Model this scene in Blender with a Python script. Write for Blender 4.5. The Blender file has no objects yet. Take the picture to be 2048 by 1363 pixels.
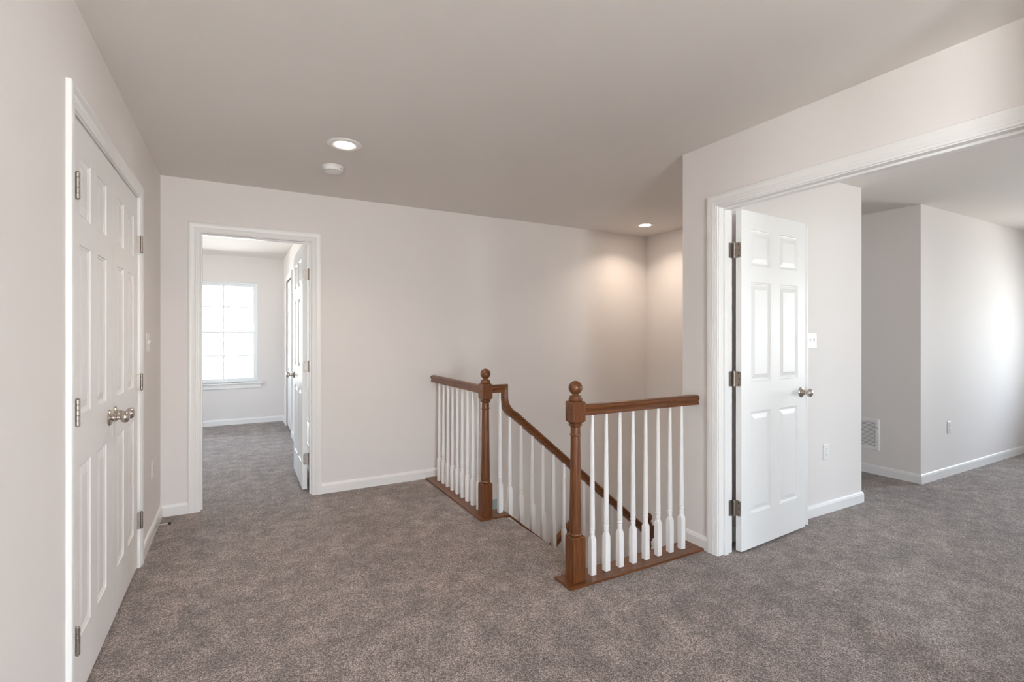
import bpy, bmesh, math, random
from mathutils import Vector, Matrix
random.seed(4)
SC = bpy.context.scene
COL = SC.collection
PI = math.pi

# ------------------------------------------------------------------ materials
def new_mat(name):
    m = bpy.data.materials.new(name); m.use_nodes = True
    nt = m.node_tree; nt.nodes.clear()
    out = nt.nodes.new('ShaderNodeOutputMaterial')
    b = nt.nodes.new('ShaderNodeBsdfPrincipled')
    nt.links.new(b.outputs[0], out.inputs[0])
    return m, nt, b, out

def paint(name, col, rough, bump=0.0, scale=220.0, var=0.0, spec=0.5):
    m, nt, b, out = new_mat(name)
    b.inputs['Base Color'].default_value = (*col, 1)
    b.inputs['Roughness'].default_value = rough
    b.inputs['Specular IOR Level'].default_value = spec
    tc = nt.nodes.new('ShaderNodeTexCoord')
    n = nt.nodes.new('ShaderNodeTexNoise'); n.inputs['Scale'].default_value = scale
    n.inputs['Detail'].default_value = 3
    nt.links.new(tc.outputs['Object'], n.inputs['Vector'])
    if bump:
        bp = nt.nodes.new('ShaderNodeBump'); bp.inputs['Strength'].default_value = bump
        bp.inputs['Distance'].default_value = 0.001
        nt.links.new(n.outputs['Fac'], bp.inputs['Height'])
        nt.links.new(bp.outputs[0], b.inputs['Normal'])
    if var:
        n2 = nt.nodes.new('ShaderNodeTexNoise'); n2.inputs['Scale'].default_value = 1.7
        nt.links.new(tc.outputs['Object'], n2.inputs['Vector'])
        r = nt.nodes.new('ShaderNodeValToRGB')
        r.color_ramp.elements[0].position = 0.3; r.color_ramp.elements[1].position = 0.7
        r.color_ramp.elements[0].color = (*[c * (1 - var) for c in col], 1)
        r.color_ramp.elements[1].color = (*[min(1, c * (1 + var)) for c in col], 1)
        nt.links.new(n2.outputs['Fac'], r.inputs['Fac'])
        nt.links.new(r.outputs[0], b.inputs['Base Color'])
    return m

def carpet_mat():
    m, nt, b, out = new_mat('carpet_pile')
    b.inputs['Roughness'].default_value = 1.0
    b.inputs['Specular IOR Level'].default_value = 0.1
    b.inputs['Sheen Weight'].default_value = 0.25
    b.inputs['Sheen Roughness'].default_value = 0.6
    tc = nt.nodes.new('ShaderNodeTexCoord')
    def noise(sc, det, rough=0.6):
        n = nt.nodes.new('ShaderNodeTexNoise'); n.inputs['Scale'].default_value = sc
        n.inputs['Detail'].default_value = det; n.inputs['Roughness'].default_value = rough
        nt.links.new(tc.outputs['Object'], n.inputs['Vector']); return n
    vor = nt.nodes.new('ShaderNodeTexVoronoi'); vor.inputs['Scale'].default_value = 290
    nt.links.new(tc.outputs['Object'], vor.inputs['Vector'])
    vs = nt.nodes.new('ShaderNodeSeparateColor'); nt.links.new(vor.outputs['Color'], vs.inputs[0])
    mid = noise(70, 2.0, 0.6)
    mixv = nt.nodes.new('ShaderNodeMath'); mixv.operation = 'MULTIPLY_ADD'; mixv.inputs[1].default_value = 0.62
    half = nt.nodes.new('ShaderNodeMath'); half.operation = 'MULTIPLY'; half.inputs[1].default_value = 0.38
    nt.links.new(mid.outputs['Fac'], half.inputs[0])
    nt.links.new(vs.outputs[0], mixv.inputs[0]); nt.links.new(half.outputs[0], mixv.inputs[2])
    ramp = nt.nodes.new('ShaderNodeValToRGB')
    ramp.color_ramp.elements[0].position = 0.16; ramp.color_ramp.elements[0].color = (0.070, 0.050, 0.042, 1)
    ramp.color_ramp.elements[1].position = 0.86; ramp.color_ramp.elements[1].color = (0.53, 0.443, 0.406, 1)
    e = ramp.color_ramp.elements.new(0.50); e.color = (0.188, 0.146, 0.130, 1)
    nt.links.new(mixv.outputs[0], ramp.inputs['Fac'])
    big = noise(2.2, 3.0, 0.6); patch = noise(8.5, 6.0, 0.66)
    def mapr(src, a, b_, c, d):
        q = nt.nodes.new('ShaderNodeMapRange')
        for k_, v_ in zip(('From Min', 'From Max', 'To Min', 'To Max'), (a, b_, c, d)): q.inputs[k_].default_value = v_
        nt.links.new(src, q.inputs['Value']); return q
    m1 = mapr(big.outputs['Fac'], 0.35, 0.65, 0.90, 1.12)
    m2 = mapr(patch.outputs['Fac'], 0.40, 0.68, 0.83, 1.44)
    mm = nt.nodes.new('ShaderNodeMath'); mm.operation = 'MULTIPLY'
    nt.links.new(m1.outputs[0], mm.inputs[0]); nt.links.new(m2.outputs[0], mm.inputs[1])
    mx = nt.nodes.new('ShaderNodeVectorMath'); mx.operation = 'SCALE'
    nt.links.new(ramp.outputs[0], mx.inputs[0]); nt.links.new(mm.outputs[0], mx.inputs['Scale'])
    nt.links.new(mx.outputs[0], b.inputs['Base Color'])
    bp = nt.nodes.new('ShaderNodeBump'); bp.inputs['Strength'].default_value = 0.55
    bp.inputs['Distance'].default_value = 0.005
    nt.links.new(mixv.outputs[0], bp.inputs['Height'])
    nt.links.new(bp.outputs[0], b.inputs['Normal'])
    return m

def oak_mat(axis):
    m, nt, b, out = new_mat('stained_oak_grain_' + axis)
    b.inputs['Roughness'].default_value = 0.34
    b.inputs['Coat Weight'].default_value = 0.08
    b.inputs['Coat Roughness'].default_value = 0.2
    tc = nt.nodes.new('ShaderNodeTexCoord')
    mp = nt.nodes.new('ShaderNodeMapping')
    s = {'x': (2.2, 48, 48), 'y': (48, 2.2, 48), 'z': (48, 48, 2.2)}[axis]
    mp.inputs['Scale'].default_value = s
    nt.links.new(tc.outputs['Object'], mp.inputs['Vector'])
    n = nt.nodes.new('ShaderNodeTexNoise'); n.inputs['Scale'].default_value = 2.4
    n.inputs['Detail'].default_value = 5; n.inputs['Roughness'].default_value = 0.62
    n.inputs['Distortion'].default_value = 0.5
    nt.links.new(mp.outputs[0], n.inputs['Vector'])
    n2 = nt.nodes.new('ShaderNodeTexNoise'); n2.inputs['Scale'].default_value = 11
    n2.inputs['Detail'].default_value = 3
    nt.links.new(mp.outputs[0], n2.inputs['Vector'])
    mix = nt.nodes.new('ShaderNodeMath'); mix.operation = 'MULTIPLY_ADD'
    mix.inputs[1].default_value = 0.35
    nt.links.new(n2.outputs['Fac'], mix.inputs[0]); nt.links.new(n.outputs['Fac'], mix.inputs[2])
    r = nt.nodes.new('ShaderNodeValToRGB')
    el = r.color_ramp.elements
    el[0].position = 0.50; el[0].color = (0.078, 0.0235, 0.0062, 1)
    el[1].position = 0.86; el[1].color = (0.235, 0.085, 0.026, 1)
    e = el.new(0.66); e.color = (0.148, 0.0475, 0.0130, 1)
    nt.links.new(mix.outputs[0], r.inputs['Fac'])
    nt.links.new(r.outputs[0], b.inputs['Base Color'])
    bp = nt.nodes.new('ShaderNodeBump'); bp.inputs['Strength'].default_value = 0.12
    bp.inputs['Distance'].default_value = 0.001
    nt.links.new(mix.outputs[0], bp.inputs['Height']); nt.links.new(bp.outputs[0], b.inputs['Normal'])
    return m

def metal_mat(name, col, rough):
    m, nt, b, out = new_mat(name)
    b.inputs['Base Color'].default_value = (*col, 1)
    b.inputs['Metallic'].default_value = 1.0
    tc = nt.nodes.new('ShaderNodeTexCoord')
    n = nt.nodes.new('ShaderNodeTexNoise'); n.inputs['Scale'].default_value = 300
    nt.links.new(tc.outputs['Object'], n.inputs['Vector'])
    mr = nt.nodes.new('ShaderNodeMapRange')
    mr.inputs['To Min'].default_value = rough - 0.06; mr.inputs['To Max'].default_value = rough + 0.06
    nt.links.new(n.outputs['Fac'], mr.inputs['Value']); nt.links.new(mr.outputs[0], b.inputs['Roughness'])
    return m

def emit_mat(name, col, s):
    m, nt, b, out = new_mat(name)
    nt.nodes.remove(b)
    e = nt.nodes.new('ShaderNodeEmission'); e.inputs[0].default_value = (*col, 1); e.inputs[1].default_value = s
    nt.links.new(e.outputs[0], out.inputs[0])
    return m

def glass_mat():
    m, nt, b, out = new_mat('window_glass')
    nt.nodes.remove(b)
    t = nt.nodes.new('ShaderNodeBsdfTransparent'); t.inputs[0].default_value = (0.95, 0.97, 0.97, 1)
    g = nt.nodes.new('ShaderNodeBsdfGlossy'); g.inputs['Roughness'].default_value = 0.02
    f = nt.nodes.new('ShaderNodeFresnel'); f.inputs['IOR'].default_value = 1.45
    mx = nt.nodes.new('ShaderNodeMixShader')
    nt.links.new(f.outputs[0], mx.inputs[0]); nt.links.new(t.outputs[0], mx.inputs[1]); nt.links.new(g.outputs[0], mx.inputs[2])
    nt.links.new(mx.outputs[0], out.inputs[0])
    return m

WALL = paint('wall_paint', (0.80, 0.763, 0.742), 0.7, bump=0.12, scale=260, spec=0.3)
CEIL = paint('ceiling_paint', (0.78, 0.744, 0.714), 0.85, bump=0.15, scale=200, spec=0.2)
TRIM = paint('trim_paint', (0.85, 0.84, 0.828), 0.34, bump=0.03, scale=90)
DOORP = paint('door_paint', (0.84, 0.832, 0.822), 0.40, bump=0.05, scale=150, spec=0.3)
SPIN = paint('baluster_paint', (0.90, 0.89, 0.885), 0.33)
VINYL = paint('vinyl_white', (0.84, 0.86, 0.87), 0.3)
PLAST = paint('plastic_white', (0.84, 0.83, 0.82), 0.3)
DARKP = paint('slot_dark', (0.22, 0.21, 0.20), 0.6)
RUBBER = paint('rubber_dark', (0.035, 0.03, 0.028), 0.7)
YELLOW = paint('label_yellow', (0.55, 0.33, 0.02), 0.5)
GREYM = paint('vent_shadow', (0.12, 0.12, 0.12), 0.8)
SLOTM = paint('detector_slot', (0.42, 0.40, 0.38), 0.6)
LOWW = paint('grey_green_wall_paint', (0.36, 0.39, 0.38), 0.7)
CARPET = carpet_mat()
OX, OY, OZ = oak_mat('x'), oak_mat('y'), oak_mat('z')
NICKEL = metal_mat('satin_nickel', (0.54, 0.485, 0.44), 0.29)
NICKELD = metal_mat('satin_nickel_hinge', (0.38, 0.335, 0.30), 0.42)  # base darkened to stand in for the dim hall the hinges reflect
LENS = emit_mat('lamp_lens', (1.0, 0.86, 0.73), 16.0)
GLASS = glass_mat()

# ------------------------------------------------------------------ helpers
def tag(o, label=None, cat=None, group=None, kind=None):
    if label: o['label'] = label
    if cat: o['category'] = cat
    if group: o['group'] = group
    if kind: o['kind'] = kind
    return o

def obj(name, bm, mat, parent=None, smooth=None, loc=(0, 0, 0)):
    bmesh.ops.remove_doubles(bm, verts=bm.verts, dist=1e-6)
    bmesh.ops.recalc_face_normals(bm, faces=bm.faces)
    me = bpy.data.meshes.new(name); bm.to_mesh(me); bm.free()
    for mm in (mat if isinstance(mat, (list, tuple)) else [mat]): me.materials.append(mm)
    if smooth is not None:
        me.polygons.foreach_set('use_smooth', [True] * len(me.polygons))
        me.set_sharp_from_angle(angle=math.radians(smooth))
    o = bpy.data.objects.new(name, me); COL.objects.link(o); o.location = loc
    if parent is not None: o.parent = parent
    return o

def empty(name, loc=(0, 0, 0), rz=0.0):
    o = bpy.data.objects.new(name, None); COL.objects.link(o)
    o.location = loc; o.rotation_euler = (0, 0, rz); o.empty_display_size = 0.1
    return o

def box(bm, x0, x1, y0, y1, z0, z1, bev=0.0, seg=1):
    t = bmesh.new()
    vs = [t.verts.new(p) for p in ((x0, y0, z0), (x1, y0, z0), (x1, y1, z0), (x0, y1, z0), (x0, y0, z1), (x1, y0, z1), (x1, y1, z1), (x0, y1, z1))]
    for f in ((0, 3, 2, 1), (4, 5, 6, 7), (0, 1, 5, 4), (1, 2, 6, 5), (2, 3, 7, 6), (3, 0, 4, 7)):
        t.faces.new([vs[i] for i in f])
    if bev:
        bmesh.ops.bevel(t, geom=t.edges[:], offset=bev, segments=seg, affect='EDGES', profile=0.5)
    me = bpy.data.meshes.new('t'); t.to_mesh(me); t.free(); bm.from_mesh(me); bpy.data.meshes.remove(me)
    return bm

def BX(*a, **k):
    return box(bmesh.new(), *a, **k)

def lathe(bm, prof, n=24, M=Matrix(), cap=True):
    """prof: list of (radius, height) about local z; M places it."""
    rings = []
    for r, h in prof:
        if r < 1e-6:
            rings.append([bm.verts.new(M @ Vector((0, 0, h)))])
        else:
            rings.append([bm.verts.new(M @ Vector((r * math.cos(2 * PI * i / n), r * math.sin(2 * PI * i / n), h))) for i in range(n)])
    for a, b in zip(rings, rings[1:]):
        for i in range(n):
            j = (i + 1) % n
            if len(a) == 1 and len(b) == 1: continue
            if len(a) == 1: bm.faces.new((a[0], b[i], b[j]))
            elif len(b) == 1: bm.faces.new((a[i], a[j], b[0]))
            else: bm.faces.new((a[i], a[j], b[j], b[i]))
    if cap:
        for r in (rings[0], rings[-1]):
            if len(r) > 2: bm.faces.new(r)
    return bm

def sq_loft(bm, prof, x, y):
    """square sections (half width, corner cut, z) lofted upward at x, y"""
    rings = []
    for h, c, z in prof:
        pts = [(h - c, -h), (h, -h + c), (h, h - c), (h - c, h), (-h + c, h), (-h, h - c), (-h, -h + c), (-h + c, -h)]
        rings.append([bm.verts.new((x + a, y + b, z)) for a, b in pts])
    for a, b in zip(rings, rings[1:]):
        for i in range(8):
            j = (i + 1) % 8
            bm.faces.new((a[i], a[j], b[j], b[i]))
    bm.faces.new(rings[0][::-1]); bm.faces.new(rings[-1])
    return bm

def sweep(bm, path, prof, side):
    """closed profile (s, u) swept along path; side = constant side vector, mitred at the path's corners"""
    side = Vector(side).normalized()
    P = [Vector(p) for p in path]; rings = []
    for i, p in enumerate(P):
        d0 = (P[i] - P[i - 1]).normalized() if i else None
        d1 = (P[i + 1] - P[i]).normalized() if i < len(P) - 1 else None
        if d0 is None: d0 = d1
        if d1 is None: d1 = d0
        u0 = side.cross(d0) * -1; u1 = side.cross(d1) * -1
        if u0.z < -1e-6 or (abs(u0.z) < 1e-6 and u0.x < 0): u0 = -u0
        if u1.z < -1e-6 or (abs(u1.z) < 1e-6 and u1.x < 0): u1 = -u1
        u = (u0 + u1).normalized(); k = 1.0 / max(0.35, u.dot(u0))
        rings.append([bm.verts.new(p + side * s + u * (h * k)) for s, h in prof])
    n = len(prof)
    for a, b in zip(rings, rings[1:]):
        for i in range(n):
            j = (i + 1) % n
            bm.faces.new((a[i], a[j], b[j], b[i]))
    bm.faces.new(rings[0]); bm.faces.new(rings[-1][::-1])
    return bm

def loft(bm, rings, close=True):
    R = [[bm.verts.new(p) for p in r] for r in rings]; n = len(R[0])
    for a, b in zip(R, R[1:]):
        for i in range(n):
            j = (i + 1) % n
            bm.faces.new((a[i], a[j], b[j], b[i]))
    if close:
        bm.faces.new(R[0]); bm.faces.new(R[-1][::-1])
    return bm

# ------------------------------------------------------------------ place constants (metres; camera stands at x=0, y=0)
XL, YB, XR = -0.492, 4.310, 2.469       # left wall, back wall, right wall (hall faces)
ZC = 2.44                               # ceiling
T = 0.115                               # partition thickness
YS = 2.236                              # stairwell front wall face
YO = 2.070                              # bedroom face of that wall
XA, XA2 = 4.245, 5.210                  # alcove of the right-hand bedroom
XSR = 4.165                             # stairwell right wall
XE = 8.60                               # right-hand bedroom's far wall
YF = -3.0                               # right-hand bedroom's front wall
YN = -3.3                               # hall's front wall (behind the camera)
XC, YC = 1.98, 0.42                    # unseen corner where the hall narrows, placed for the right wall's shadow edge
YW = 8.240                              # window wall of the back bedroom
XBR = 0.595                             # back bedroom's right wall
XBL = -3.2
ZL = -2.74                              # ground floor
ZLAND = -1.33

def wall(name, boxes, label, mat=WALL):
    bm = bmesh.new()
    for b in boxes: box(bm, *b)
    o = obj(name, bm, mat)
    return tag(o, label, 'wall', kind='structure')

# openings
CL0, CL1, CLZ = 2.178, 3.424, 2.062          # closet, on the left wall (y range)
BD0, BD1, BDZ = -0.250, 0.516, 2.052         # back bedroom door (x range)
RO0, RO1, ROZ = 0.530, 1.965, 2.050          # double door opening on the right wall (y range)
WX0, WX1, WZ0, WZ1 = -0.631, 0.239, 0.605, 2.066

wall('wall_left', [(XL - T, XL, YN - T, -2.35, 0, ZC), (XL - T, XL, -0.62, CL0 - .02, 0, ZC), (XL - T, XL, -2.35, -0.62, 0, .45), (XL - T, XL, -2.35, -0.62, 2.12, ZC), (XL - T, XL, CL1 + .02, YB, 0, ZC),
                   (XL - T, XL, CL0 - .02, CL1 + .02, CLZ + .02, ZC), (XL - T, XL - 0.06, CL0 - .02, CL1 + .02, 0, CLZ + .02)],
     'left hall wall with the closet doors')
wall('wall_back', [(XBL, BD0 - .02, YB, YB + T, -0.3, ZC), (BD1 + .02, XSR + .08, YB, YB + T, -0.30, ZC), (BD0 - .02, BD1 + .02, YB, YB + T, BDZ + .02, ZC),
                   (BD0 - .02, BD1 + .02, YB, YB + T, -0.3, -0.02), (2.283, XSR + .08, YB, YB + T, ZL, -0.30)],
     'long pale wall behind the stair with the bedroom doorway at its left end')
wall('wall_right', [(XR, XR + T, RO1 + .02, YS, -0.3, ZC), (XR, XR + T, RO0 - .02, RO1 + .02, ROZ + .02, ZC),
                    (XR, XR + T, YC - T, RO0 - .02, 0, ZC)],
     'right hall wall with the wide double door opening')
wall('wall_stair_front', [(XR + T, XA, YO, YS, -0.3, ZC), (1.60, XA, YO, YS - .03, ZL, -0.3)],
     'bedroom wall behind the open door, with the switch and the outlet')
wall('wall_stair_right', [(XSR, XA, YS, YB, ZL, ZC), (XSR, XA, YB + T, 4.6, 0, ZC)],
     'narrow wall closing the stairwell on the right')
wall('wall_alcove_right', [(XA2, XA2 + .1, YO + .1, 4.6, 0, ZC)], 'shaded bedroom wall carrying the return air grille')
wall('wall_alcove_back', [(XA - .08, XA2 + .1, 4.6, 4.7, 0, ZC)], 'end wall of the bedroom alcove')
wall('wall_bedroom_back', [(XA2, XE + .1, YO, YO + .1, 0, ZC)], 'bright bedroom wall at the far right of the picture')
# right-hand bedroom: two windows in the far wall, one in the front wall
EW = [(-1.7, -0.7), (0.50, 1.42)]
FW = [(2.85, 3.45)]
WB0, WB1 = 0.62, 2.05
wall('wall_bedroom_right', [(XE, XE + .12, YF - .1, EW[0][0], 0, ZC), (XE, XE + .12, EW[0][1], EW[1][0], 0, ZC), (XE, XE + .12, EW[1][1], YO, 0, ZC)]
     + [(XE, XE + .12, a, b, 0, WB0) for a, b in EW] + [(XE, XE + .12, a, b, WB1, ZC) for a, b in EW],
     'far window wall of the right-hand bedroom')
wall('wall_bedroom_front', [(XR, FW[0][0], YF - .12, YF, 0, ZC), (FW[0][1], XE + .12, YF - .12, YF, 0, ZC)]
     + [(a, b, YF - .12, YF, 0, WB0) for a, b in FW] + [(a, b, YF - .12, YF, WB1, ZC) for a, b in FW],
     'front window wall of the right-hand bedroom')
wall('wall_bedroom_left', [(XR, XR + T, YF, YC - T, 0, ZC)], 'bedroom side of the wall beyond the double doors')
# the hall behind the camera, ending at a window
HW = (-0.44, 0.54)
SW = (-2.35, -0.62)  # left wall window added behind the camera to light the right wall
SWZ = (0.45, 2.12)
wall('wall_hall_side', [(XC, XC + T, YN, YC, 0, ZC), (XC + T, XR, YC - T, YC, 0, ZC)], 'unseen return of the hall wall behind the camera, set to shade the right wall')
wall('wall_front', [(XL - T, HW[0], YN - .12, YN, 0, ZC), (HW[1], XC + T, YN - .12, YN, 0, ZC), (HW[0], HW[1], YN - .12, YN, 0, .20), (HW[0], HW[1], YN - .12, YN, 2.25, ZC)],
     'end wall of the hall behind the camera with its window')
# back bedroom
CD0, CD1, CDZ = 6.955, 7.765, 2.05
wall('wall_window', [(XBL, WX0, YW, YW + .14, 0, ZC), (WX1, XBR + .1, YW, YW + .14, 0, ZC), (WX0, WX1, YW, YW + .14, 0, WZ0), (WX0, WX1, YW, YW + .14, WZ1, ZC)],
     'pale bedroom wall around the window')
wall('wall_back_bedroom_right', [(XBR, XBR + .1, YB + T, CD0 - .02, 0, ZC), (XBR, XBR + .1, CD1 + .02, YW, 0, ZC), (XBR, XBR + .1, CD0 - .02, CD1 + .02, CDZ + .02, ZC),
                                 (XBR + .07, XBR + .1, CD0 - .02, CD1 + .02, 0, CDZ + .02)], 'right wall of the back bedroom behind its open door')
LW = (6.4, 7.3)
wall('wall_back_bedroom_left', [(XBL - .1, XBL, YB, LW[0], 0, ZC), (XBL - .1, XBL, LW[1], YW + .14, 0, ZC), (XBL - .1, XBL, *LW, 0, WB0), (XBL - .1, XBL, *LW, WB1, ZC)],
     'left wall of the back bedroom with its second window')
# ceiling
bm = bmesh.new()
box(bm, XBL - .1, XE + .12, YN - .12, YW + .14, ZC, ZC + .12)
tag(obj('ceiling', bm, CEIL), 'flat beige grey ceiling', 'ceiling', kind='structure')

# floor: one carpet over all rooms, open over the stairwell, with a rolled nosing at the top step
bm = bmesh.new()
FX = 1.555
for b in ((XL - T, FX, YN - .1, YB + T), (FX, XE + .1, YN - .1, 2.128), (XBL, XBR + .1, YB + T, YW), (XA - .02, XA2 + .1, 2.128, 4.65), (FX, 1.650, 2.128, 3.205)):
    box(bm, b[0], b[1], b[2], b[3], -0.05, 0.0)
prof = [(1.650, 0.0)] + [(1.680 + .022 * math.sin(a), -.022 + .022 * math.cos(a)) for a in [i * PI / 10 for i in range(0, 11)]] + [(1.650, -.044)]
loft(bm, [[(x + (dx if x > 1.66 else 0), y, z) for x, z in prof] for y, dx in ((2.206, 0), (2.80, 0), (2.95, -.004), (3.05, -.013), (3.116, -.024))])
tag(obj('floor', bm, CARPET, smooth=40), 'brown grey cut pile carpet', 'carpet', kind='structure')
bm = bmesh.new()
for b in ((XL - T, FX + .045, YN - .1, YB + T), (FX + .045, XR, YN - .1, 2.19), (XR, XE + .1, YN - .1, 2.07), (FX + .045, 1.66, 2.19, 3.128)):
    box(bm, b[0], b[1], b[2], b[3], -0.30, -0.05)
tag(obj('floor_slab', bm, WALL), 'painted floor edge around the stairwell', 'floor', kind='structure')

# ------------------------------------------------------------------ trim: casings, jambs, baseboards
CPROF = [(0, 0), (0, .0075), (.003, .0092), (.012, .0092), (.0135, .0112), (.022, .0112), (.028, .0140), (.034, .0128), (.041, .0145), (.050, .0165), (.060, .0172), (.066, .0160), (.069, .0130), (.069, 0)]
def casing(name, a0, a1, ztop, mp, label, z0=0.0, rev=.006):
    """three sided door casing; mp(a, z, t) puts wall coordinates into the room"""
    A0, A1, Z = a0 - rev, a1 + rev, ztop + rev
    rings = [[mp(A0 - w, z0, t) for w, t in CPROF], [mp(A0 - w, Z + w, t) for w, t in CPROF],
             [mp(A1 + w, Z + w, t) for w, t in CPROF], [mp(A1 + w, z0, t) for w, t in CPROF]]
    return tag(obj(name, loft(bmesh.new(), rings), TRIM, smooth=24), label, 'door casing', kind='structure')

def jamb(name, a0, a1, ztop, mp, label, d0, d1, stop=None):
    """lining boards through the wall, depth d0..d1 along mp's t axis (negative = into the wall), with a stop strip"""
    bm = bmesh.new()
    def b(al, ah, zl, zh, tl, th):
        p = mp(al, zl, tl); q = mp(ah, zh, th)
        box(bm, min(p[0], q[0]), max(p[0], q[0]), min(p[1], q[1]), max(p[1], q[1]), min(p[2], q[2]), max(p[2], q[2]), bev=.001)
    b(a0 - .02, a0, 0, ztop, d0, d1); b(a1, a1 + .02, 0, ztop, d0, d1); b(a0 - .02, a1 + .02, ztop, ztop + .02, d0, d1)
    if stop:
        s0, s1 = stop
        b(a0, a0 + .011, 0, ztop - .011, s0, s1); b(a1 - .011, a1, 0, ztop - .011, s0, s1); b(a0, a1, ztop - .011, ztop, s0, s1)
    return tag(obj(name, bm, TRIM), label, 'door jamb', kind='structure')

mL = lambda a, z, t: (XL + t, a, z)
mB = lambda a, z, t: (a, YB - t, z)
mR = lambda a, z, t: (XR - t, a, z)
mRb = lambda a, z, t: (XR + T + t, a, z)
mBb = lambda a, z, t: (a, YB + T + t, z)
mC = lambda a, z, t: (XBR - t, a, z)
casing('trim_1', CL0, CL1, CLZ, mL, 'white casing around the closet doors', rev=.004)
jamb('trim_2', CL0, CL1, CLZ, mL, 'white closet door jamb', -.058, 0)
casing('trim_3', BD0, BD1, BDZ, mB, 'white casing around the bedroom doorway in the back wall')
jamb('trim_4', BD0, BD1, BDZ, mB, 'white jamb of the bedroom doorway in the back wall', -T, 0, stop=(-.068, -.034))
casing('trim_5', BD0, BD1 + .0, BDZ, mBb, 'bedroom side casing of the doorway in the back wall')
casing('trim_6', RO0, RO1, ROZ, mR, 'white casing around the wide opening at the right')
jamb('trim_7', RO0, RO1, ROZ, mR, 'white jamb of the wide opening at the right', -T, 0, stop=(-.072, -.038))
casing('trim_8', RO0, RO1, ROZ, mRb, 'bedroom side casing of the wide opening')
casing('trim_9', CD0, CD1, CDZ, mC, 'casing of the closed door on the right wall of the back bedroom')

BPROF = [(0, 0), (.013, 0), (.013, .062), (.0105, .070), (.009, .076), (.005, .081), (0, .083)]
def baseboard(name, segs, label):
    """segs: (start xy, end xy, outward normal, mitre at the start, mitre at the end); mitre is metres of run per metre of thickness"""
    bm = bmesh.new()
    for s, e, nrm, m0, m1 in segs:
        s = Vector((*s, 0)); e = Vector((*e, 0)); n = Vector((*nrm, 0)); d = (e - s).normalized()
        loft(bm, [[tuple(s + n * t - d * (t * m0) + Vector((0, 0, z))) for t, z in BPROF], [tuple(e + n * t + d * (t * m1) + Vector((0, 0, z))) for t, z in BPROF]])
    return tag(obj(name, bm, TRIM), label, 'baseboard', kind='structure')
cw = .075
baseboard('baseboard_left', [((XL, CL1 + cw), (XL, YB), (1, 0), 0, -1), ((XL, YN), (XL, CL0 - cw), (1, 0), 0, 0)], 'white baseboard of the left wall')
baseboard('baseboard_back', [((XL, YB), (BD0 - cw, YB), (0, -1), -1, 0), ((BD1 + cw, YB), (1.602, YB), (0, -1), 0, 0)], 'white baseboard of the back wall')
baseboard('baseboard_right', [((XR, RO1 + cw), (XR, 2.205), (-1, 0), 0, 0), ((XR, YC), (XR, RO0 - cw), (-1, 0), -1, 0)], 'short white baseboard between the front railing and the wide opening')
baseboard('baseboard_stair_front', [((XR + T + .02, YO), (XA, YO), (0, -1), 0, 1), ((XA, YO), (XA, 4.6), (1, 0), 1, 0)], 'white baseboard behind the open bedroom door')
baseboard('baseboard_alcove', [((XA2, 4.6), (XA2, YO), (-1, 0), 0, 1), ((XA2, YO), (XE, YO), (0, -1), 1, 0)], 'white baseboard of the alcove and the far bedroom wall')
baseboard('baseboard_window', [((XBL, YW), (XBR, YW), (0, -1), 0, -1), ((XBR, YW), (XBR, CD1 + cw), (-1, 0), -1, 0), ((XBR, CD0 - cw), (XBR, YB + T), (-1, 0), 0, 0)], 'white baseboard of the back bedroom')

# ------------------------------------------------------------------ doors
def door_leaf(W, H, t, xs, zs):
    """six panel moulded leaf: local x 0..W, y 0 (front) .. t (back), z 0..H"""
    bm = bmesh.new()
    steps = [(0, 0), (.003, .0045), (.009, .0062), (.013, .0095), (.019, .0095), (.044, .0025), (.048, .0022)]
    X = [0] + [v for p in xs for v in p] + [W]; Z = [0] + [v for p in zs for v in p] + [H]
    def face(y, sgn):
        for i in range(len(X) - 1):
            for j in range(len(Z) - 1):
                x0, x1, z0, z1 = X[i], X[i + 1], Z[j], Z[j + 1]
                if i % 2 == 1 and j % 2 == 1:
                    rings = []
                    for ins, dep in steps:
                        yy = y + sgn * dep
                        rings.append([bm.verts.new(p) for p in ((x0 + ins, yy, z0 + ins), (x1 - ins, yy, z0 + ins), (x1 - ins, yy, z1 - ins), (x0 + ins, yy, z1 - ins))])
                    for a, b in zip(rings, rings[1:]):
                        for k in range(4):
                            l = (k + 1) % 4
                            bm.faces.new((a[k], a[l], b[l], b[k]))
                    bm.faces.new(rings[-1])
                else:
                    bm.faces.new([bm.verts.new(p) for p in ((x0, y, z0), (x1, y, z0), (x1, y, z1), (x0, y, z1))])
    face(0, 1); face(t, -1)
    for j in range(len(Z) - 1):
        for x in (0, W):
            bm.faces.new([bm.verts.new(p) for p in ((x, 0, Z[j]), (x, t, Z[j]), (x, t, Z[j + 1]), (x, 0, Z[j + 1]))])
    for i in range(len(X) - 1):
        for z in (0, H):
            bm.faces.new([bm.verts.new(p) for p in ((X[i], 0, z), (X[i], t, z), (X[i + 1], t, z), (X[i + 1], 0, z))])
    bmesh.ops.remove_doubles(bm, verts=bm.verts, dist=1e-5)
    return bm

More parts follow.
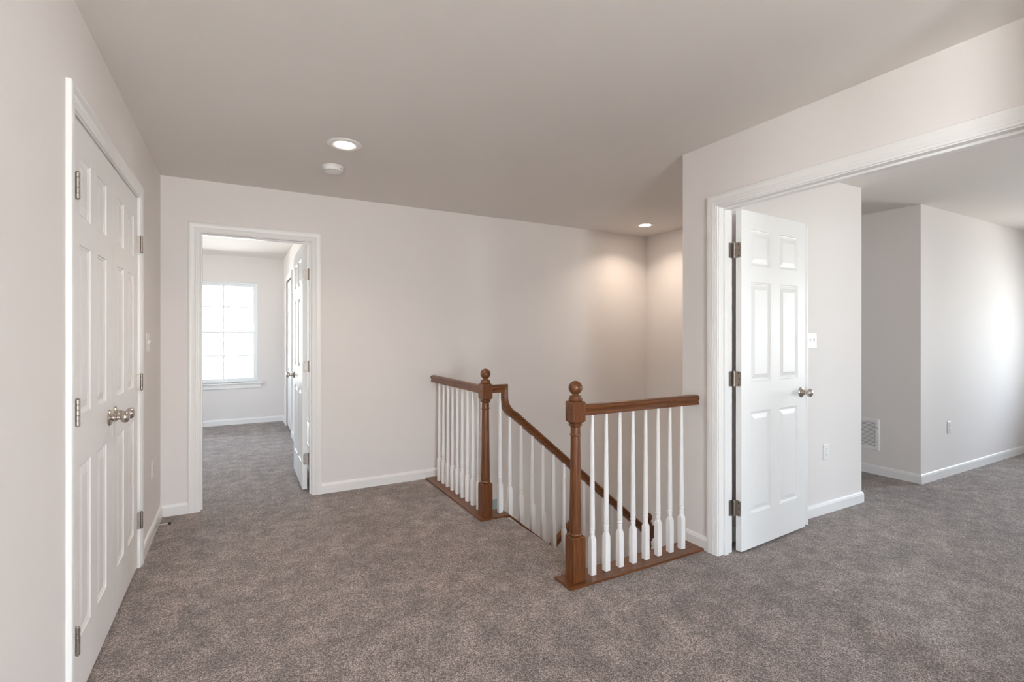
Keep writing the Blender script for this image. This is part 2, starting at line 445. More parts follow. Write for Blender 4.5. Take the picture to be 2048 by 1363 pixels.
ZROWS = [(.210, .822), (1.003, 1.608), (1.708, 1.925)]
ROSE = [(0, 0), (.0340, 0), (.0345, .003), (.032, .007), (.024, .0095), (.017, .013), (.0150, .019)]
NECK = [(.0150, .017), (.0165, .020), (.0165, .024), (.0120, .028), (.0115, .040), (.0150, .043)]
BALL = [(.0110, .0400), (.0180, .0420), (.0230, .0465), (.0252, .0525), (.0255, .0580), (.0240, .0640), (.0190, .0688), (.0105, .0714), (0, .0722)]
def knob(parent, x, z, y, direction):
    """round door knob on the face at local y, pointing along direction (+1/-1 in y)"""
    M = Matrix.Translation((x, y, z)) @ Matrix.Rotation(-direction * PI / 2, 4, 'X')
    k = obj('knob', lathe(bmesh.new(), BALL, 28, M), NICKEL, parent, smooth=40)
    obj('rosette', lathe(bmesh.new(), ROSE, 28, M), NICKEL, k, smooth=40)
    obj('shank', lathe(bmesh.new(), NECK, 20, M), NICKEL, k, smooth=40)
    return k

def plate_bm(w0, w1, z0, z1, r, conv, th=.0022, n=6, rounded=(False, True)):
    """hinge plate: flat shape in (w, z) with rounded corners at the w1 end; conv(w, z, t) -> xyz"""
    pts = []
    def arc(cx, cz, a0):
        for i in range(n + 1):
            a = a0 + i * PI / 2 / n
            pts.append((cx + r * math.cos(a), cz + r * math.sin(a)))
    pts.append((w0, z0)); arc(w1 - r, z0 + r, -PI / 2); arc(w1 - r, z1 - r, 0); pts.append((w0, z1))
    return loft(bmesh.new(), [[conv(w, z, t) for w, z in pts] for t in (0, th)])

def barrel(x, y, z0, z1, r=.0058):
    prof = [(0, z0 - .004), (.0035, z0 - .003), (.0048, z0)]
    h = (z1 - z0) / 5
    for i in range(5):
        a = z0 + i * h
        prof += [(r * .82, a + .0002), (r, a + .0012), (r, a + h - .0012), (r * .82, a + h - .0002)]
    prof += [(.0048, z1), (.0035, z1 + .003), (0, z1 + .004)]
    return lathe(bmesh.new(), prof, 14, Matrix.Translation((x, y, 0)))

HZ = [(.222, .314), (.993, 1.083), (1.759, 1.849)]

# closet doors on the left wall (leaf front faces +x): local x runs along world y
def closet(name, y0, W, hinge_low, label):
    d = empty(name, (XL - .004, y0, .014))
    d.rotation_euler = (0, 0, PI / 2)
    # local x -> world +y, local y -> world -x : front (local y=0) looks to +x
    xs = [(.098, .254), (.354, .510)]
    obj('leaf', door_leaf(W, 2.040, .035, xs, ZROWS), DOORP, d)
    kx = W - .058 if hinge_low else .058
    knob(d, kx, .925, 0, -1)
    hx = -.012 if hinge_low else W + .0035
    for z0, z1 in HZ:
        h = obj('hinge', barrel(hx, -.0195, z0 - .014, z1 - .014, .0070), NICKELD, d, smooth=35)
        s = 1 if hinge_low else -1
        bm = bmesh.new()
        box(bm, min(hx, hx + s * .0125), max(hx, hx + s * .0125), -.0150, -.0128, z0 - .014, z1 - .014); box(bm, min(hx + s * .0103, hx + s * .0125), max(hx + s * .0103, hx + s * .0125), -.0128, .0010, z0 - .014, z1 - .014)
        obj('hinge_plate', bm, NICKELD, h)
    bm = BX(kx - .011 if not hinge_low else W - .055, kx + .045 if not hinge_low else W - .012, .004, .030, 2.0402, 2.0455)
    obj('catch', bm, NICKELD, d)
    return tag(d, label, 'door', kind='structure')
closet('door_1', 2.182, .6165, True, 'left leaf of the white closet doors, nearest the camera')
closet('door_2', 2.8015, .6185, False, 'right leaf of the white closet doors, nearest the back wall')

# wide opening: leaf swung into the right-hand bedroom
d3 = empty('door_3', (2.605, 1.917, .015), math.radians(3.86))
W3 = .722
obj('leaf', door_leaf(W3, 2.030, .035, [(.097, .314), (.413, .635)], [(.207, .820), (1.001, 1.605), (1.705, 1.922)]), DOORP, d3)
knob(d3, .672, .905, 0, -1)
knob(d3, .672, .905, .035, 1)
AP = [(.0004, .010), (.004, .0125), (.030, .0125), (.0315, .004), (.034, .0015), (.043, .0015), (.0455, .004), (.0455, .034), (.0004, .034)]
bm = loft(bmesh.new(), [[(W3 + a, d, z) for a, d in AP] for z in (.004, 2.022)])
obj('astragal', bm, TRIM, d3)
for z0, z1 in HZ:
    h = obj('hinge', barrel(-.0195, .0335, z0 - .015, z1 - .015, .0044), NICKELD, d3, smooth=35)
    # plate on the leaf's edge and plate on the jamb (jamb is square to the hall, so turn it back)
    obj('leaf_plate', plate_bm(-.0005, .031, z0 - .015, z1 - .015, .010, lambda w, z, t: (-.0005 - t, .0345 - w, z)), NICKELD, h)
    bm = bmesh.new(); box(bm, -.0195, 0.0, .0322, .0344, z0 - .015, z1 - .015); obj('knuckle_arm', bm, NICKELD, h)
    R = Matrix.Rotation(-math.radians(3.86), 4, 'Z')
    obj('jamb_plate', plate_bm(0, .036, z0 - .015, z1 - .015, .010, lambda w, z, t: tuple(R @ Vector((-.0195 - w, .046 - t, z)))), NICKELD, h)
    for zz in (.012, .045, .078):
        px = .0175 if zz != .045 else .0235
        obj('screw', lathe(bmesh.new(), [(0, 0), (.0034, 0), (.0030, .0008), (0, .0010)], 10, Matrix.Translation((-.0027, .0345 - px, z0 - .015 + zz)) @ Matrix.Rotation(-PI / 2, 4, 'Y')), RUBBER, h)
tag(d3, 'open white six panel door at the right with a round nickel knob', 'door', kind='structure')

# back bedroom door, open square to the back wall
d4 = empty('door_4', (.4610, 5.196, .018), -PI / 2)
# local x -> world -y ; local y -> world +x ; front looks to -x ; hinge at local x = W
W4 = .755
obj('leaf', door_leaf(W4, 2.028, .035, [(.105, .323), (.428, .650)], [(.207, .820), (1.001, 1.605), (1.705, 1.922)]), DOORP, d4)
knob(d4, .060, .905, 0, -1)
knob(d4, .060, .905, .035, 1)
for z0, z1 in HZ:
    h = obj('hinge', barrel(W4 + .006, .0490, z0 - .018, z1 - .018), NICKELD, d4, smooth=35)
    obj('leaf_plate', plate_bm(-.012, .030, z0 - .018, z1 - .018, .010, lambda w, z, t: (W4 + .0004 + t, .0355 - w, z)), NICKELD, h)
    bm = bmesh.new(); box(bm, W4 + .0026, W4 + .006, .0440, .0490, z0 - .018, z1 - .018); obj('knuckle_arm', bm, NICKELD, h)
    for zz in (.012, .045, .078):
        px = .0165 if zz != .045 else .0225
        obj('screw', lathe(bmesh.new(), [(0, 0), (.0030, 0), (.0028, .0008), (0, .0010)], 10, Matrix.Translation((W4 + .0026, .0355 - px, z0 - .018 + zz)) @ Matrix.Rotation(PI / 2, 4, 'Y')), RUBBER, h)
tag(d4, 'white six panel bedroom door standing open beyond the back doorway', 'door', kind='structure')

# closed door on the back bedroom's right wall
d5 = empty('door_5', (XBR + .012, CD1 - .003, .014), -PI / 2)
obj('leaf', door_leaf(CD1 - CD0 - .006, 2.030, .035, [(.11, .35), (.455, .695)], ZROWS), DOORP, d5)
tag(d5, 'closed white door on the right wall of the back bedroom', 'door', kind='structure')

def ring_frame(bm, a0, a1, z0, z1, wl, wr, wb_, wt, d0, d1, mp):
    """mitred rectangular frame; mp(a, d, z) -> xyz"""
    o = [(a0, z0), (a1, z0), (a1, z1), (a0, z1)]; n = [(a0 + wl, z0 + wb_), (a1 - wr, z0 + wb_), (a1 - wr, z1 - wt), (a0 + wl, z1 - wt)]
    R = [[bm.verts.new(mp(a, d, z)) for a, z in q] for q, d in ((o, d0), (n, d0), (n, d1), (o, d1))]
    for i in range(4):
        A, B = R[i], R[(i + 1) % 4]
        for k in range(4):
            l = (k + 1) % 4
            bm.faces.new((A[k], A[l], B[l], B[k]))
    return bm
# ------------------------------------------------------------------ window of the back bedroom
w1 = empty('window_1', ((WX0 + WX1) / 2, YW + .06, WZ0))
tag(w1, 'bright double hung window with a white sill in the back bedroom', 'window', kind='structure')
ox, oy, oz = (WX0 + WX1) / 2, YW + .06, WZ0
def wb(*bs, bev=.002):
    bm = bmesh.new()
    for x0, x1, y0, y1, z0, z1 in bs: box(bm, x0 - ox, x1 - ox, y0 - oy, y1 - oy, z0 - oz, z1 - oz, bev=bev)
    return bm
fy0, fy1 = YW + .045, YW + .125
mW = lambda a, d, z: (a - ox, d - oy, z - oz)
obj('frame', ring_frame(bmesh.new(), WX0, WX1, WZ0, WZ1, .028, .028, .022, .028, fy0, fy1, mW), VINYL, w1)
MZ = 1.336
def sash(nm, z0, z1, y0, y1, zm, bot):
    a, b = WX0 + .028, WX1 - .028; s = .026
    sh = obj(nm, ring_frame(bmesh.new(), a, b, z0, z1, s, s, bot, .034, y0, y1, mW), VINYL, w1)
    xm = -.196; ym = (y0 + y1) / 2
    obj('muntin', wb((xm - .010, xm + .010, ym - .006, ym + .006, z0 + .01, z1 - .01), (a + .01, b - .01, ym - .005, ym + .005, zm - .009, zm + .009), bev=.001), VINYL, sh)
    obj('glass', wb((a + .01, b - .01, ym + .008, ym + .012, z0 + .01, z1 - .01), bev=0), GLASS, sh)
sash('upper_sash', MZ - .017, WZ1 - .026, YW + .090, YW + .118, 1.705, .034)
sash('lower_sash', WZ0 + .020, MZ + .017, YW + .056, YW + .084, .995, .040)
obj('sill', wb((WX0 - .075, WX1 + .075, YW - .035, YW + .05, WZ0 - .022, WZ0), bev=.006), TRIM, w1)
obj('apron', wb((WX0 - .045, WX1 + .045, YW - .014, YW, WZ0 - .085, WZ0 - .022), (WX0 - .049, WX1 + .049, YW - .018, YW, WZ0 - .040, WZ0 - .0215), bev=.003), TRIM, w1)

# plain windows that light the rooms out of view
def plain_window(name, axis, c, a0, a1, z0, z1, label):
    bm = bmesh.new(); w = .045; zm = (z0 + z1) / 2
    if axis == 'x':
        ring_frame(bm, a0, a1, z0, z1, w, w, w, w, c - .02, c + .02, lambda a, d, z: (d, a, z)); box(bm, c - .016, c + .016, a0 + w, a1 - w, zm - .02, zm + .02)
    else:
        ring_frame(bm, a0, a1, z0, z1, w, w, w, w, c - .02, c + .02, lambda a, d, z: (a, d, z)); box(bm, a0 + w, a1 - w, c - .016, c + .016, zm - .02, zm + .02)
    root = empty(name, (0, 0, 0)); tag(root, label, 'window', kind='structure')
    obj('frame', bm, VINYL, root)
    g = bmesh.new()
    if axis == 'x': box(g, c - .003, c + .003, a0, a1, z0, z1)
    else: box(g, a0, a1, c - .003, c + .003, z0, z1)
    obj('glass', g, GLASS, root)
plain_window('window_2', 'x', XE + .07, *EW[0], WB0, WB1, 'first window in the far wall of the right-hand bedroom')
plain_window('window_3', 'x', XE + .07, *EW[1], WB0, WB1, 'second window in the far wall of the right-hand bedroom')
plain_window('window_4', 'y', YF - .07, *FW[0], WB0, WB1, 'narrow window in the front wall of the right-hand bedroom')
plain_window('window_5', 'y', YN - .07, *HW, .20, 2.25, 'window at the end of the hall behind the camera')

# ------------------------------------------------------------------ railings
PITCH = .0966
RAIL = [(0, .0295), (.014, .0285), (.023, .0245), (.0285, .017), (.0285, .009), (.0255, .003), (.0215, -.003), (.0205, -.010), (.0225, -.0165), (.0240, -.0205), (.0240, -.0285)]
RAILP = RAIL + [(-s, h) for s, h in RAIL[::-1] if s > 0]

def newel_bm(x, y, z0, zb):
    """square post with turned shaft; z0 foot height, zb = level of the floor its turning is measured from"""
    H = .0390
    base = sq_loft(bmesh.new(), [(H, .002, z0), (H, .002, zb + .238), (H - .003, .003, zb + .2425), (.033, .008, zb + .2445)], x, y)
    M = Matrix.Translation((x, y, zb))
    prof = [(.0300, .244), (.0345, .248), (.0360, .253), (.0345, .258), (.0322, .2605), (.0330, .266), (.0322, .30), (.0258, .764), (.0258, .768), (.0290, .771), (.0300, .775), (.0290, .779),
            (.0262, .782), (.0260, .815), (.0285, .819), (.0345, .823), (.0362, .828), (.0345, .833), (.0300, .836), (.0300, .842)]
    lathe(base, prof, 28, M)
    sq_loft(base, [(.031, .012, zb + .838), (H - .001, .004, zb + .846), (H, .003, zb + .850), (H, .003, zb + .945), (H - .002, .005, zb + .950), (.031, .012, zb + .953)], x, y)
    return base

def finial_bm(x, y, zb):
    c, r = 1.0215, .0367
    prof = [(.0300, .950), (.0345, .954), (.0372, .959), (.0360, .964), (.0330, .967), (.0315, .974), (.0300, .979), (.0180, .982), (.0170, .985)]
    prof += [(r * math.sin(a), c - r * math.cos(a)) for a in [math.radians(d) for d in range(28, 180, 9)]] + [(0, c + r)]
    return lathe(bmesh.new(), prof, 32, Matrix.Translation((x, y, zb)))

def newel(parent, x, y, z0, zb, plugs):
    nw = obj('newel_post', newel_bm(x, y, z0, zb), OZ, parent, smooth=32)
    obj('finial', finial_bm(x, y, zb), OZ, nw, smooth=50)
    for nx, ny in plugs:
        M = Matrix.Translation((x + nx * .0385, y + ny * .0385, zb + .897)) @ Vector((nx, ny, 0)).to_track_quat('Z', 'Y').to_matrix().to_4x4()
        obj('plug', lathe(bmesh.new(), [(.0065, 0), (.0065, .0015), (.005, .003), (.003, .0042), (0, .0046)], 14, M), OZ, nw, smooth=50)
    return nw

def baluster_bm(x, y, zf, zring, ztop, slope=0.0):
    """square foot from zf, collar and bead at zring, then a tapering round shaft to ztop"""
    bm = bmesh.new(); h = .0163; k = zring - .2545
    sq_loft(bm, [(h, .0015, zf), (h, .0015, k + .196), (h - .0008, .003, k + .200), (.0128, .0062, k + .2165)], x, y)
    M = Matrix.Translation((x, y, k))
    L = ztop - k
    def rr(z): return .0148 - (.0148 - .0092) * max(0, (z - .27)) / .61
    prof = [(.0128, .2155), (.0122, .219), (.0132, .222), (.0140, .236), (.0132, .246), (.0128, .2475), (.0150, .250), (.0156, .2545), (.0150, .2585), (.0130, .261), (.0137, .264), (.0148, .275)]
    for i in range(1, 9):
        z = .275 + (L - .275) * i / 8
        f = (i / 8) if L < .70 else (z - .27) / .61
        prof.append((.0148 - .0056 * min(1, f), z))
    lathe(bm, prof, 16, M)
    return bm

# --- front railing: newel, level rail into the right wall, oak base plate
fr = empty('stair_railing', (1.556, 2.132, 0))
tag(fr, 'short level railing in front of the stairwell, oak post at its left end', 'railing')
def local(bm, root):
    bmesh.ops.translate(bm, verts=bm.verts, vec=-Vector(root.location)); return bm
def rpart(name, bm, mat, root, smooth=None):
    return obj(name, local(bm, root), mat, root, smooth)
def newel_on(root, x, y, z0, zb, plugs):
    nw = rpart('newel_post', newel_bm(x, y, z0, zb), OZ, root, 22)
    rpart_sub = obj('finial', local(finial_bm(x, y, zb), root), OZ, nw, 50)
    for nx, ny in plugs:
        M = Matrix.Translation((x + nx * .0385, y + ny * .0385, zb + .897)) @ Vector((nx, ny, 0)).to_track_quat('Z', 'Y').to_matrix().to_4x4()
        obj('plug', local(lathe(bmesh.new(), [(.0065, 0), (.0065, .0015), (.005, .003), (.003, .0042), (0, .0046)], 14, M), root), OZ, nw, 50)
    return nw
ZP = .012     # top of the base plates
yf = 2.133
newel_on(fr, 1.556, yf - .001, ZP, 0.0, [(-1, 0)])
rpart('handrail', sweep(bmesh.new(), [(1.594, yf, .9015), (XR, yf, .9015)], RAILP, (0, 1, 0)), OX, fr, 35)
rpart('base_rail', BX(1.474, XR, 2.060, 2.206, -.004, ZP, bev=.002), OX, fr)
for i in range(8):
    rpart('baluster', baluster_bm(1.6675 + i * PITCH, yf, ZP, .2575, .876), SPIN, fr, 40)

# --- rear railing: level run from the back wall, corner post, gooseneck, sloped run down to the landing post
SL = .85
rr_ = empty('stair_railing', (1.544, 3.199, 0))
tag(rr_, 'long railing running from the back wall past its corner post and down the stair', 'railing')
xn, yn = 1.544, 3.199
xb_ = 1.5545
newel_on(rr_, xn, yn, ZP, 0.0, [(-1, 0), (0, -1)])
rpart('handrail', sweep(bmesh.new(), [(xb_, yn + .038, .9035), (xb_, YB, .9035)], RAILP, (1, 0, 0)), OY, rr_, 35)
CP = [(1.694, .840), (1.697, .820), (1.703, .798), (1.712, .777), (1.724, .7575), (1.739, .739), (1.757, .722)]
zrail = lambda x: .7265 - SL * (x - 1.762)
yr = 3.203
goose = [(1.582, .9110), (1.6935, .9110)] + [(1.6935, .862)] + CP + [(1.79, zrail(1.79)), (3.075, zrail(3.075))]
rpart('sloped_handrail', sweep(bmesh.new(), [(x, yr, z) for x, z in goose], RAILP, (0, 1, 0)), OX, rr_, 35)
# base plate (L shaped), sloping cap
bm = loft(bmesh.new(), [[(x, y, z) for x, y in ((1.474, 3.126), (1.700, 3.126), (1.700, 3.272), (1.618, 3.272), (1.618, YB), (1.474, YB))] for z in (-.004, ZP)])
bmesh.ops.bevel(bm, geom=[e for e in bm.edges if all(v.co.z > 0 for v in e.verts)], offset=.002, segments=1, affect='EDGES')
rpart('base_rail', bm, OY, rr_)
cs = .832
capz = lambda x: .012 - cs * (x - 1.700)
bm = bmesh.new()
loft(bm, [[(x, y, capz(x) + dz) for y, dz in ((3.126, 0), (3.272, 0), (3.272, -.018), (3.126, -.018))] for x in (1.701, 3.10)])
rpart('sloped_base_rail', bm, OX, rr_)
for i in range(11):
    y = 4.158 - i * .1035
    if i < 9: rpart('baluster', baluster_bm(xb_, y, ZP, .2575, .880), SPIN, rr_, 40)
rpart('baluster', baluster_bm(1.664, yr, ZP, .2675, .885), SPIN, rr_, 40)
for i in range(14):
    x = 1.745 + i * PITCH
    if x > 3.05: break
    zt = zrail(x) - .034 if i else .705
    rpart('baluster', baluster_bm(x, yr, capz(x) - .014, capz(x) + .2575 - (.006 if i == 0 else 0), zt), SPIN, rr_, 40)
newel_on(rr_, 3.112, yr, ZLAND, -1.302, [])

# ------------------------------------------------------------------ staircase (goes down to a landing, then turns back along the back wall)
st = empty('staircase', (1.70, 2.66, -1.33))
tag(st, 'carpeted stair going down behind the front railing to a landing', 'stairs', kind='structure')
RISE, RUN = .19, .2284
def step_bm(x, z, y0, y1, sgn, depth):
    """carpeted step: tread with rolled nosing; sgn = way down"""
    bm = bmesh.new(); r = .016
    pf = [(0, 0)] + [(depth + .012 + r * math.sin(a), -r + r * math.cos(a)) for a in [i * PI / 8 for i in range(9)]] + [(depth, -2 * r), (depth, -RISE), (0, -RISE)]
    return loft(bm, [[(x + sgn * px, y, z + pz) for px, pz in pf] for y in (y0, y1)])
for i in range(1, 7):
    obj('step', local(step_bm(1.66 + (i - 1) * RUN, -RISE * i, 2.214, 3.122, 1, RUN), st), CARPET, st, 40)
for i in range(1, 7):
    obj('step', local(step_bm(3.10 - (i - 1) * RUN, ZLAND - RISE * i, 3.274, YB - .002, -1, RUN), st), CARPET, st, 40)
obj('landing', local(BX(3.045, XSR, YS, YB, ZLAND - .2, ZLAND), st), CARPET, st)
bm = bmesh.new()
loft(bm, [[(x, y, z) for x, z in ((1.702, capz(1.702) - .019), (3.06, capz(3.06) - .019), (3.06, ZL), (1.702, ZL))] for y in (3.128, 3.270)])
obj('knee_wall', local(bm, st), WALL, st)
bm = bmesh.new()
loft(bm, [[(x, y, z) for x, z in ((1.652, -.006), (1.704, -.012), (3.06, capz(3.06) - .022), (3.06, capz(3.06) - .30), (1.704, -.31), (1.652, -.30))] for y in (3.116, 3.128)])
obj('skirt_board', local(bm, st), TRIM, st)

# handrail of the lower flight on the back wall
hr = empty('wall_handrail', (2.9, YB - .06, -.75))
tag(hr, 'dark oak handrail on the back wall above the lower stair flight', 'handrail')
obj('rail', local(sweep(bmesh.new(), [(1.75, YB - .07, -1.690), (3.075, YB - .07, -.638)], [(s * 1.0, h * 1.15) for s, h in RAILP], (0, 1, 0)), hr), OX, hr, 35)
for x in (2.0, 2.78):
    z = -1.690 + (x - 1.75) * .794 - .06
    bm = lathe(bmesh.new(), [(0, 0), (.022, 0), (.022, .004), (.008, .008), (.007, .062), (0, .064)], 14, Matrix.Translation((x, YB, z)) @ Matrix.Rotation(PI / 2, 4, 'X'))
    obj('bracket', local(bm, hr), NICKEL, hr, 40)

# ground floor seen through the stairwell
bm = bmesh.new()
LB = 6.2
box(bm, -1.0, XSR, YO, LB, ZL - .06, ZL)
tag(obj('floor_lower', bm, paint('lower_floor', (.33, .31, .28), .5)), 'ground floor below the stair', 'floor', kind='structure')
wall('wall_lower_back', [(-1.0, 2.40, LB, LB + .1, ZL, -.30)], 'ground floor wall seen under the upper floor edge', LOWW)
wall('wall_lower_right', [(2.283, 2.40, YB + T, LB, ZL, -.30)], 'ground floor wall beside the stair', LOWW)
wall('wall_lower_left', [(-1.1, -1.0, YO, 3.2, ZL, -.30), (-1.1, -1.0, 3.8, LB + .1, ZL, -.30), (-1.1, -1.0, 3.2, 3.8, ZL, -1.7), (-1.1, -1.0, 3.2, 3.8, -.6, -.30)], 'ground floor wall with an added window', LOWW)
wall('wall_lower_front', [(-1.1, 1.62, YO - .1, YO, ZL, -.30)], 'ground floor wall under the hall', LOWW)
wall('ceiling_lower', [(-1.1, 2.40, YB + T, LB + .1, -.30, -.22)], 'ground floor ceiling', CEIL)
plain_window('window_7', 'x', XBL - .06, *LW, WB0, WB1, 'second window of the back bedroom')
plain_window('window_8', 'x', XL - .07, *SW, *SWZ, 'added window in the left hall wall behind the camera, lighting the right wall')
plain_window('window_6', 'x', -1.05, 3.2, 3.8, -1.7, -.6, 'unseen ground floor window added to light the stairwell from below')  # added out of view so daylight reaches the ground floor

# ------------------------------------------------------------------ small fixtures
def outlet(root_loc, rz, label, kind, gangs=1):
    """wall plate facing local -y"""
    cat = 'outlet' if kind == 'outlet' else 'light switch'
    r = empty('wall_outlet' if kind == 'outlet' else 'light_switch', root_loc, rz)
    w = .070 + .046 * (gangs - 1); h = .115
    obj('plate', BX(-w / 2, w / 2, -.006, 0, 0, h, bev=.0035, seg=2), PLAST, r)
    for g in range(gangs):
        cx = (g - (gangs - 1) / 2) * .046
        if kind == 'outlet':
            for cz in (.038, .077):
                bm = lathe(bmesh.new(), [(.0165, 0), (.0165, .002), (.0155, .0028), (0, .0028)], 20, Matrix.Translation((cx, -.0058, cz)) @ Matrix.Rotation(PI / 2, 4, 'X'))
                rc = obj('receptacle', bm, PLAST, r)
                bm = BX(cx - .0075, cx - .0055, -.0090, -.0080, cz - .001, cz + .008); box(bm, cx + .0055, cx + .0075, -.0090, -.0080, cz - .001, cz + .007); box(bm, cx - .002, cx + .002, -.0090, -.0080, cz - .010, cz - .006)
                obj('slots', bm, DARKP, rc)
        else:
            obj('toggle', loft(bmesh.new(), [[(cx - .005, -.006, h / 2 - .011), (cx + .005, -.006, h / 2 - .011), (cx + .005, -.006, h / 2 + .012), (cx - .005, -.006, h / 2 + .012)],
                                             [(cx - .004, -.0125, h / 2 + .002), (cx + .004, -.0125, h / 2 + .002), (cx + .004, -.0145, h / 2 + .011), (cx - .004, -.0145, h / 2 + .011)]]), PLAST, r)
            for zz in (.027, .088):
                obj('screw', lathe(bmesh.new(), [(.003, 0), (.0028, .0008), (0, .001)], 10, Matrix.Translation((cx, -.006, zz)) @ Matrix.Rotation(PI / 2, 4, 'X')), PLAST, r)
    return tag(r, label, cat)
outlet((3.758, YO, .388), 0, 'white duplex outlet low on the wall behind the open door', 'outlet')
outlet((5.752, YO, .388), 0, 'white duplex outlet low on the bright wall at far right', 'outlet')
outlet((XL, 3.915, .380), PI / 2, 'white duplex outlet low on the left wall past the closet', 'outlet')
outlet((3.577, YO, 1.203), 0, 'white toggle switch plate half hidden by the open door', 'switch', 2)
outlet((XL, 3.735, 1.195), PI / 2, 'white toggle switch plate on the left wall past the closet', 'switch', 2)

# return air grilles
def grille(loc, rz, W, H, n, label, nm='return_air_grille'):
    r = empty(nm, loc, rz)          # faces local -y, x 0..W, z 0..H
    b = .034
    outer = [(0, 0), (W, 0), (W, H), (0, H)]; 
    rings = []
    for ins, d in ((0, 0), (.002, .006), (.006, .008), (b - .004, .008), (b, .004), (b, 0)):
        rings.append([(ins, -d, ins), (W - ins, -d, ins), (W - ins, -d, H - ins), (ins, -d, H - ins)])
    obj('frame', loft(bmesh.new(), rings, close=False), PLAST, r)
    bm = bmesh.new(); st_ = (H - 2 * b) / n
    for i in range(n):
        z = b + (i + .5) * st_
        loft(bm, [[(x, -.0055, z - st_ * .30), (x, -.0045, z - st_ * .36), (x, .0005, z + st_ * .30), (x, -.0005, z + st_ * .38)] for x in (b - .002, W - b + .002)])
    obj('louvres', bm, PLAST, r)
    obj('backing', BX(b - .004, W - b + .004, -.0012, -.0002, b - .004, H - b + .004), GREYM, r)
    for x in (.017, W - .017):
        for z in (H * .28, H * .72):
            obj('screw', lathe(bmesh.new(), [(.004, 0), (.0036, .001), (0, .0013)], 10, Matrix.Translation((x, -.008, z)) @ Matrix.Rotation(PI / 2, 4, 'X')), GREYM, r)
    return tag(r, label, 'vent')
g = grille((XA2, 2.388 + .42, .222), -PI / 2, .42, .292, 19, 'white louvred return air grille low on the shaded wall beyond the open door')
grille((XBR, 5.56, .205), -PI / 2, .50, .28, 16, 'white louvred grille glimpsed behind the hinges of the back bedroom door')

# recessed ceiling lights
def can_light(x, y, label):
    r = empty('ceiling_light', (x, y, ZC))
    prof = [(.098, 0), (.0985, -.0025), (.095, -.006), (.085, -.009), (.070, -.0085), (.060, -.0065), (.0555, -.004)]
    bm = bmesh.new()
    lathe(bm, prof, 40, Matrix(), cap=False)
    obj('trim_ring', bm, PLAST, r, 40)
    bm = lathe(bmesh.new(), [(.0565, -.0030), (.0565, -.0055), (.040, -.0075), (0, -.0085)], 36, Matrix(), cap=False)
    obj('lens', bm, LENS, r, 40)
    l = bpy.data.lights.new('lamp_beam', 'AREA'); l.shape = 'DISK'; l.size = .11; l.energy = 1.95; l.color = (1.0, 0.84, 0.69); l.spread = math.radians(130)
    lo = bpy.data.objects.new('lamp_beam', l); COL.objects.link(lo); lo.location = (0, 0, -.012); lo.parent = r
    return tag(r, label, 'ceiling light', 'recessed ceiling lights')
can_light(.553, 3.083, 'round recessed ceiling light beside the smoke detector')
can_light(3.690, 3.840, 'round recessed ceiling light over the stairwell corner')

# smoke detector
sd = empty('smoke_detector', (.557, 3.533, ZC))
obj('base', lathe(bmesh.new(), [(.0, 0), (.0685, 0), (.0690, -.004), (.0680, -.009), (.0640, -.011), (0, -.011)], 36), PLAST, sd, 40)
obj('body', lathe(bmesh.new(), [(.060, -.010), (.0655, -.012), (.0655, -.026), (.0630, -.033), (.052, -.038), (.040, -.040), (.038, -.0385), (.030, -.0385), (.028, -.041), (.012, -.042), (0, -.042)], 36), PLAST, sd, 40)
bm = bmesh.new()
for k in range(26):
    a = 2 * PI * k / 26
    c, s = math.cos(a), math.sin(a)
    q = [bm.verts.new((c * r_ - s * w, s * r_ + c * w, z)) for r_, w, z in ((.0622, -.003, -.0350), (.0622, .003, -.0350), (.0560, .003, -.0372), (.0560, -.003, -.0372))]
    bm.faces.new(q)
obj('slots', bm, SLOTM, sd)
bm = bmesh.new(); R0 = .0660
a0 = math.radians(-52)
arc = [a0 + i * math.radians(3.2) for i in range(6)]
vs = [[bm.verts.new((R0 * math.cos(a), R0 * math.sin(a), z)) for a in arc] for z in (-.017, -.0235)]
for i in range(5): bm.faces.new((vs[0][i], vs[0][i + 1], vs[1][i + 1], vs[1][i]))
tag(obj('warning_label', bm, YELLOW, sd), 'small yellow sticker')
tag(sd, 'round white smoke detector with a yellow sticker on the ceiling', 'smoke detector')

# baseboard door stop
ds = empty('door_stop', (XL + .012, 3.992, .046))
MX = Matrix.Rotation(PI / 2, 4, 'Y')
obj('rod', lathe(bmesh.new(), [(0, 0), (.011, 0), (.011, .004), (.0045, .007), (.0042, .066), (.006, .068), (0, .068)], 14, MX), NICKEL, ds, 40)
tag(obj('tip', lathe(bmesh.new(), [(0, .066), (.0075, .066), (.0082, .070), (.0080, .078), (.006, .082), (0, .083)], 14, MX), RUBBER, ds, 40), 'dark rubber tip')
tag(ds, 'thin nickel door stop with a dark tip sticking out of the left baseboard', 'door stop')

# ------------------------------------------------------------------ daylight
w = bpy.data.worlds.new('World'); SC.world = w; w.use_nodes = True
nt = w.node_tree; nt.nodes.clear()
out = nt.nodes.new('ShaderNodeOutputWorld'); bg = nt.nodes.new('ShaderNodeBackground')
tc = nt.nodes.new('ShaderNodeTexCoord'); sep = nt.nodes.new('ShaderNodeSeparateXYZ')
rp = nt.nodes.new('ShaderNodeValToRGB')
mr = nt.nodes.new('ShaderNodeMapRange'); mr.inputs['From Min'].default_value = -1; mr.inputs['From Max'].default_value = 1
nt.links.new(tc.outputs['Generated'], sep.inputs[0]); nt.links.new(sep.outputs['Z'], mr.inputs['Value']); nt.links.new(mr.outputs[0], rp.inputs[0])
el = rp.color_ramp.elements
el[0].position = 0.40; el[0].color = (0.92, 0.91, 0.88, 1)
el[1].position = 1.0; el[1].color = (0.62, 0.78, 1.0, 1)
e = el.new(0.50); e.color = (0.86, 0.88, 0.90, 1)
e = el.new(0.60); e.color = (0.78, 0.88, 1.0, 1)
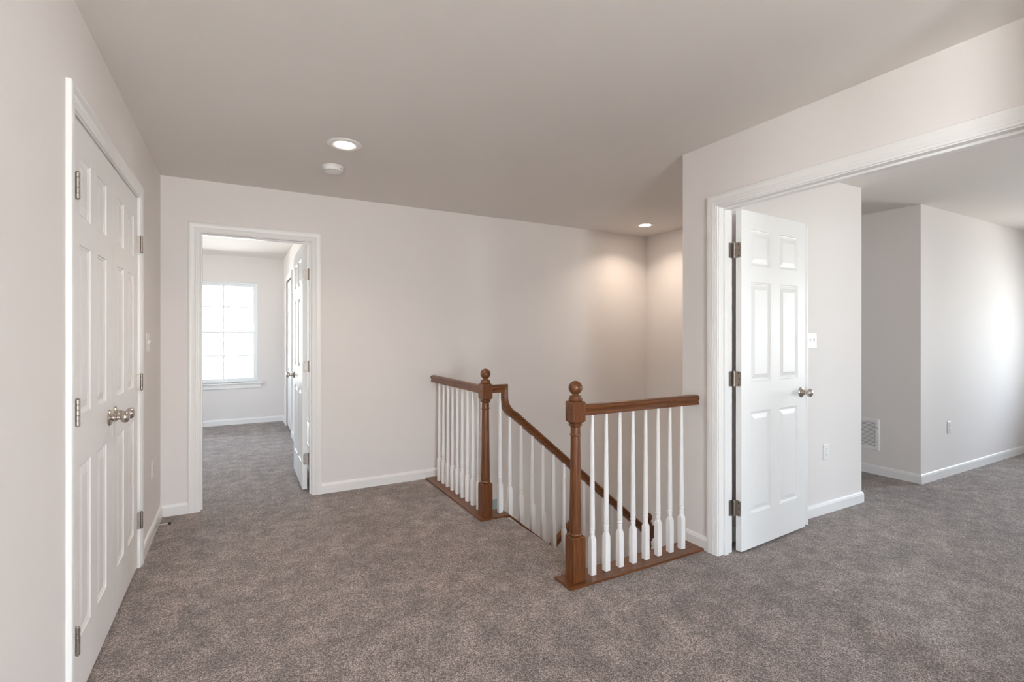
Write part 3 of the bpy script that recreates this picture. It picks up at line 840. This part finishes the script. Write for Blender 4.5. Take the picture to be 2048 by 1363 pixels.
nt.links.new(rp.outputs[0], bg.inputs[0])
my = nt.nodes.new('ShaderNodeMapRange'); my.inputs['From Min'].default_value = -1; my.inputs['From Max'].default_value = 1
my.inputs['To Min'].default_value = 12.0; my.inputs['To Max'].default_value = 7.0
nt.links.new(sep.outputs['Y'], my.inputs['Value']); nt.links.new(my.outputs[0], bg.inputs[1])
nt.links.new(bg.outputs[0], out.inputs[0])

def portal(name, loc, rot, sx, sy):
    l = bpy.data.lights.new(name, 'AREA'); l.shape = 'RECTANGLE'; l.size = sx; l.size_y = sy
    l.cycles.is_portal = True
    o = bpy.data.objects.new(name, l); COL.objects.link(o); o.location = loc; o.rotation_euler = rot
zc, hz = (WB0 + WB1) / 2, WB1 - WB0
for a, b in EW: portal('daylight_opening', (XE + .13, (a + b) / 2, zc), (0, PI / 2, 0), hz, b - a)
for a, b in FW: portal('daylight_opening', ((a + b) / 2, YF - .13, zc), (PI / 2, 0, 0), b - a, hz)
portal('daylight_opening', ((HW[0] + HW[1]) / 2, YN - .13, 1.225), (PI / 2, 0, 0), HW[1] - HW[0], 2.05)
portal('daylight_opening', (XL - T - .01, sum(SW) / 2, sum(SWZ) / 2), (0, -PI / 2, 0), SWZ[1] - SWZ[0], SW[1] - SW[0])
portal('daylight_opening', ((WX0 + WX1) / 2, YW + .15, (WZ0 + WZ1) / 2), (-PI / 2, 0, 0), WX1 - WX0, WZ1 - WZ0)
portal('daylight_opening', (XBL - .11, sum(LW) / 2, zc), (0, -PI / 2, 0), hz, LW[1] - LW[0])
portal('daylight_opening', (-1.12, 3.5, -1.15), (0, -PI / 2, 0), 1.1, .6)

# ------------------------------------------------------------------ camera
cam = bpy.data.cameras.new('camera'); co = bpy.data.objects.new('camera', cam); COL.objects.link(co)
co.location = (0, 0, 1.301); co.rotation_euler = (PI / 2, 0, -math.radians(28.83))
cam.sensor_width = 36; cam.lens = 36 * 991.7 / 2048; cam.shift_y = -12.6 / 2048
cam.clip_start = .02; cam.clip_end = 200
SC.camera = co
SC.view_settings.view_transform = 'Standard'; SC.view_settings.look = 'None'
SC.view_settings.exposure = 1.54; SC.view_settings.gamma = 1.0; SC.view_settings.use_curve_mapping = False
SC.cycles.max_bounces = 16; SC.cycles.diffuse_bounces = 10; SC.cycles.transparent_max_bounces = 12
SC.cycles.sample_clamp_indirect = 8.0
SC.cycles.caustics_reflective = False; SC.cycles.caustics_refractive = False
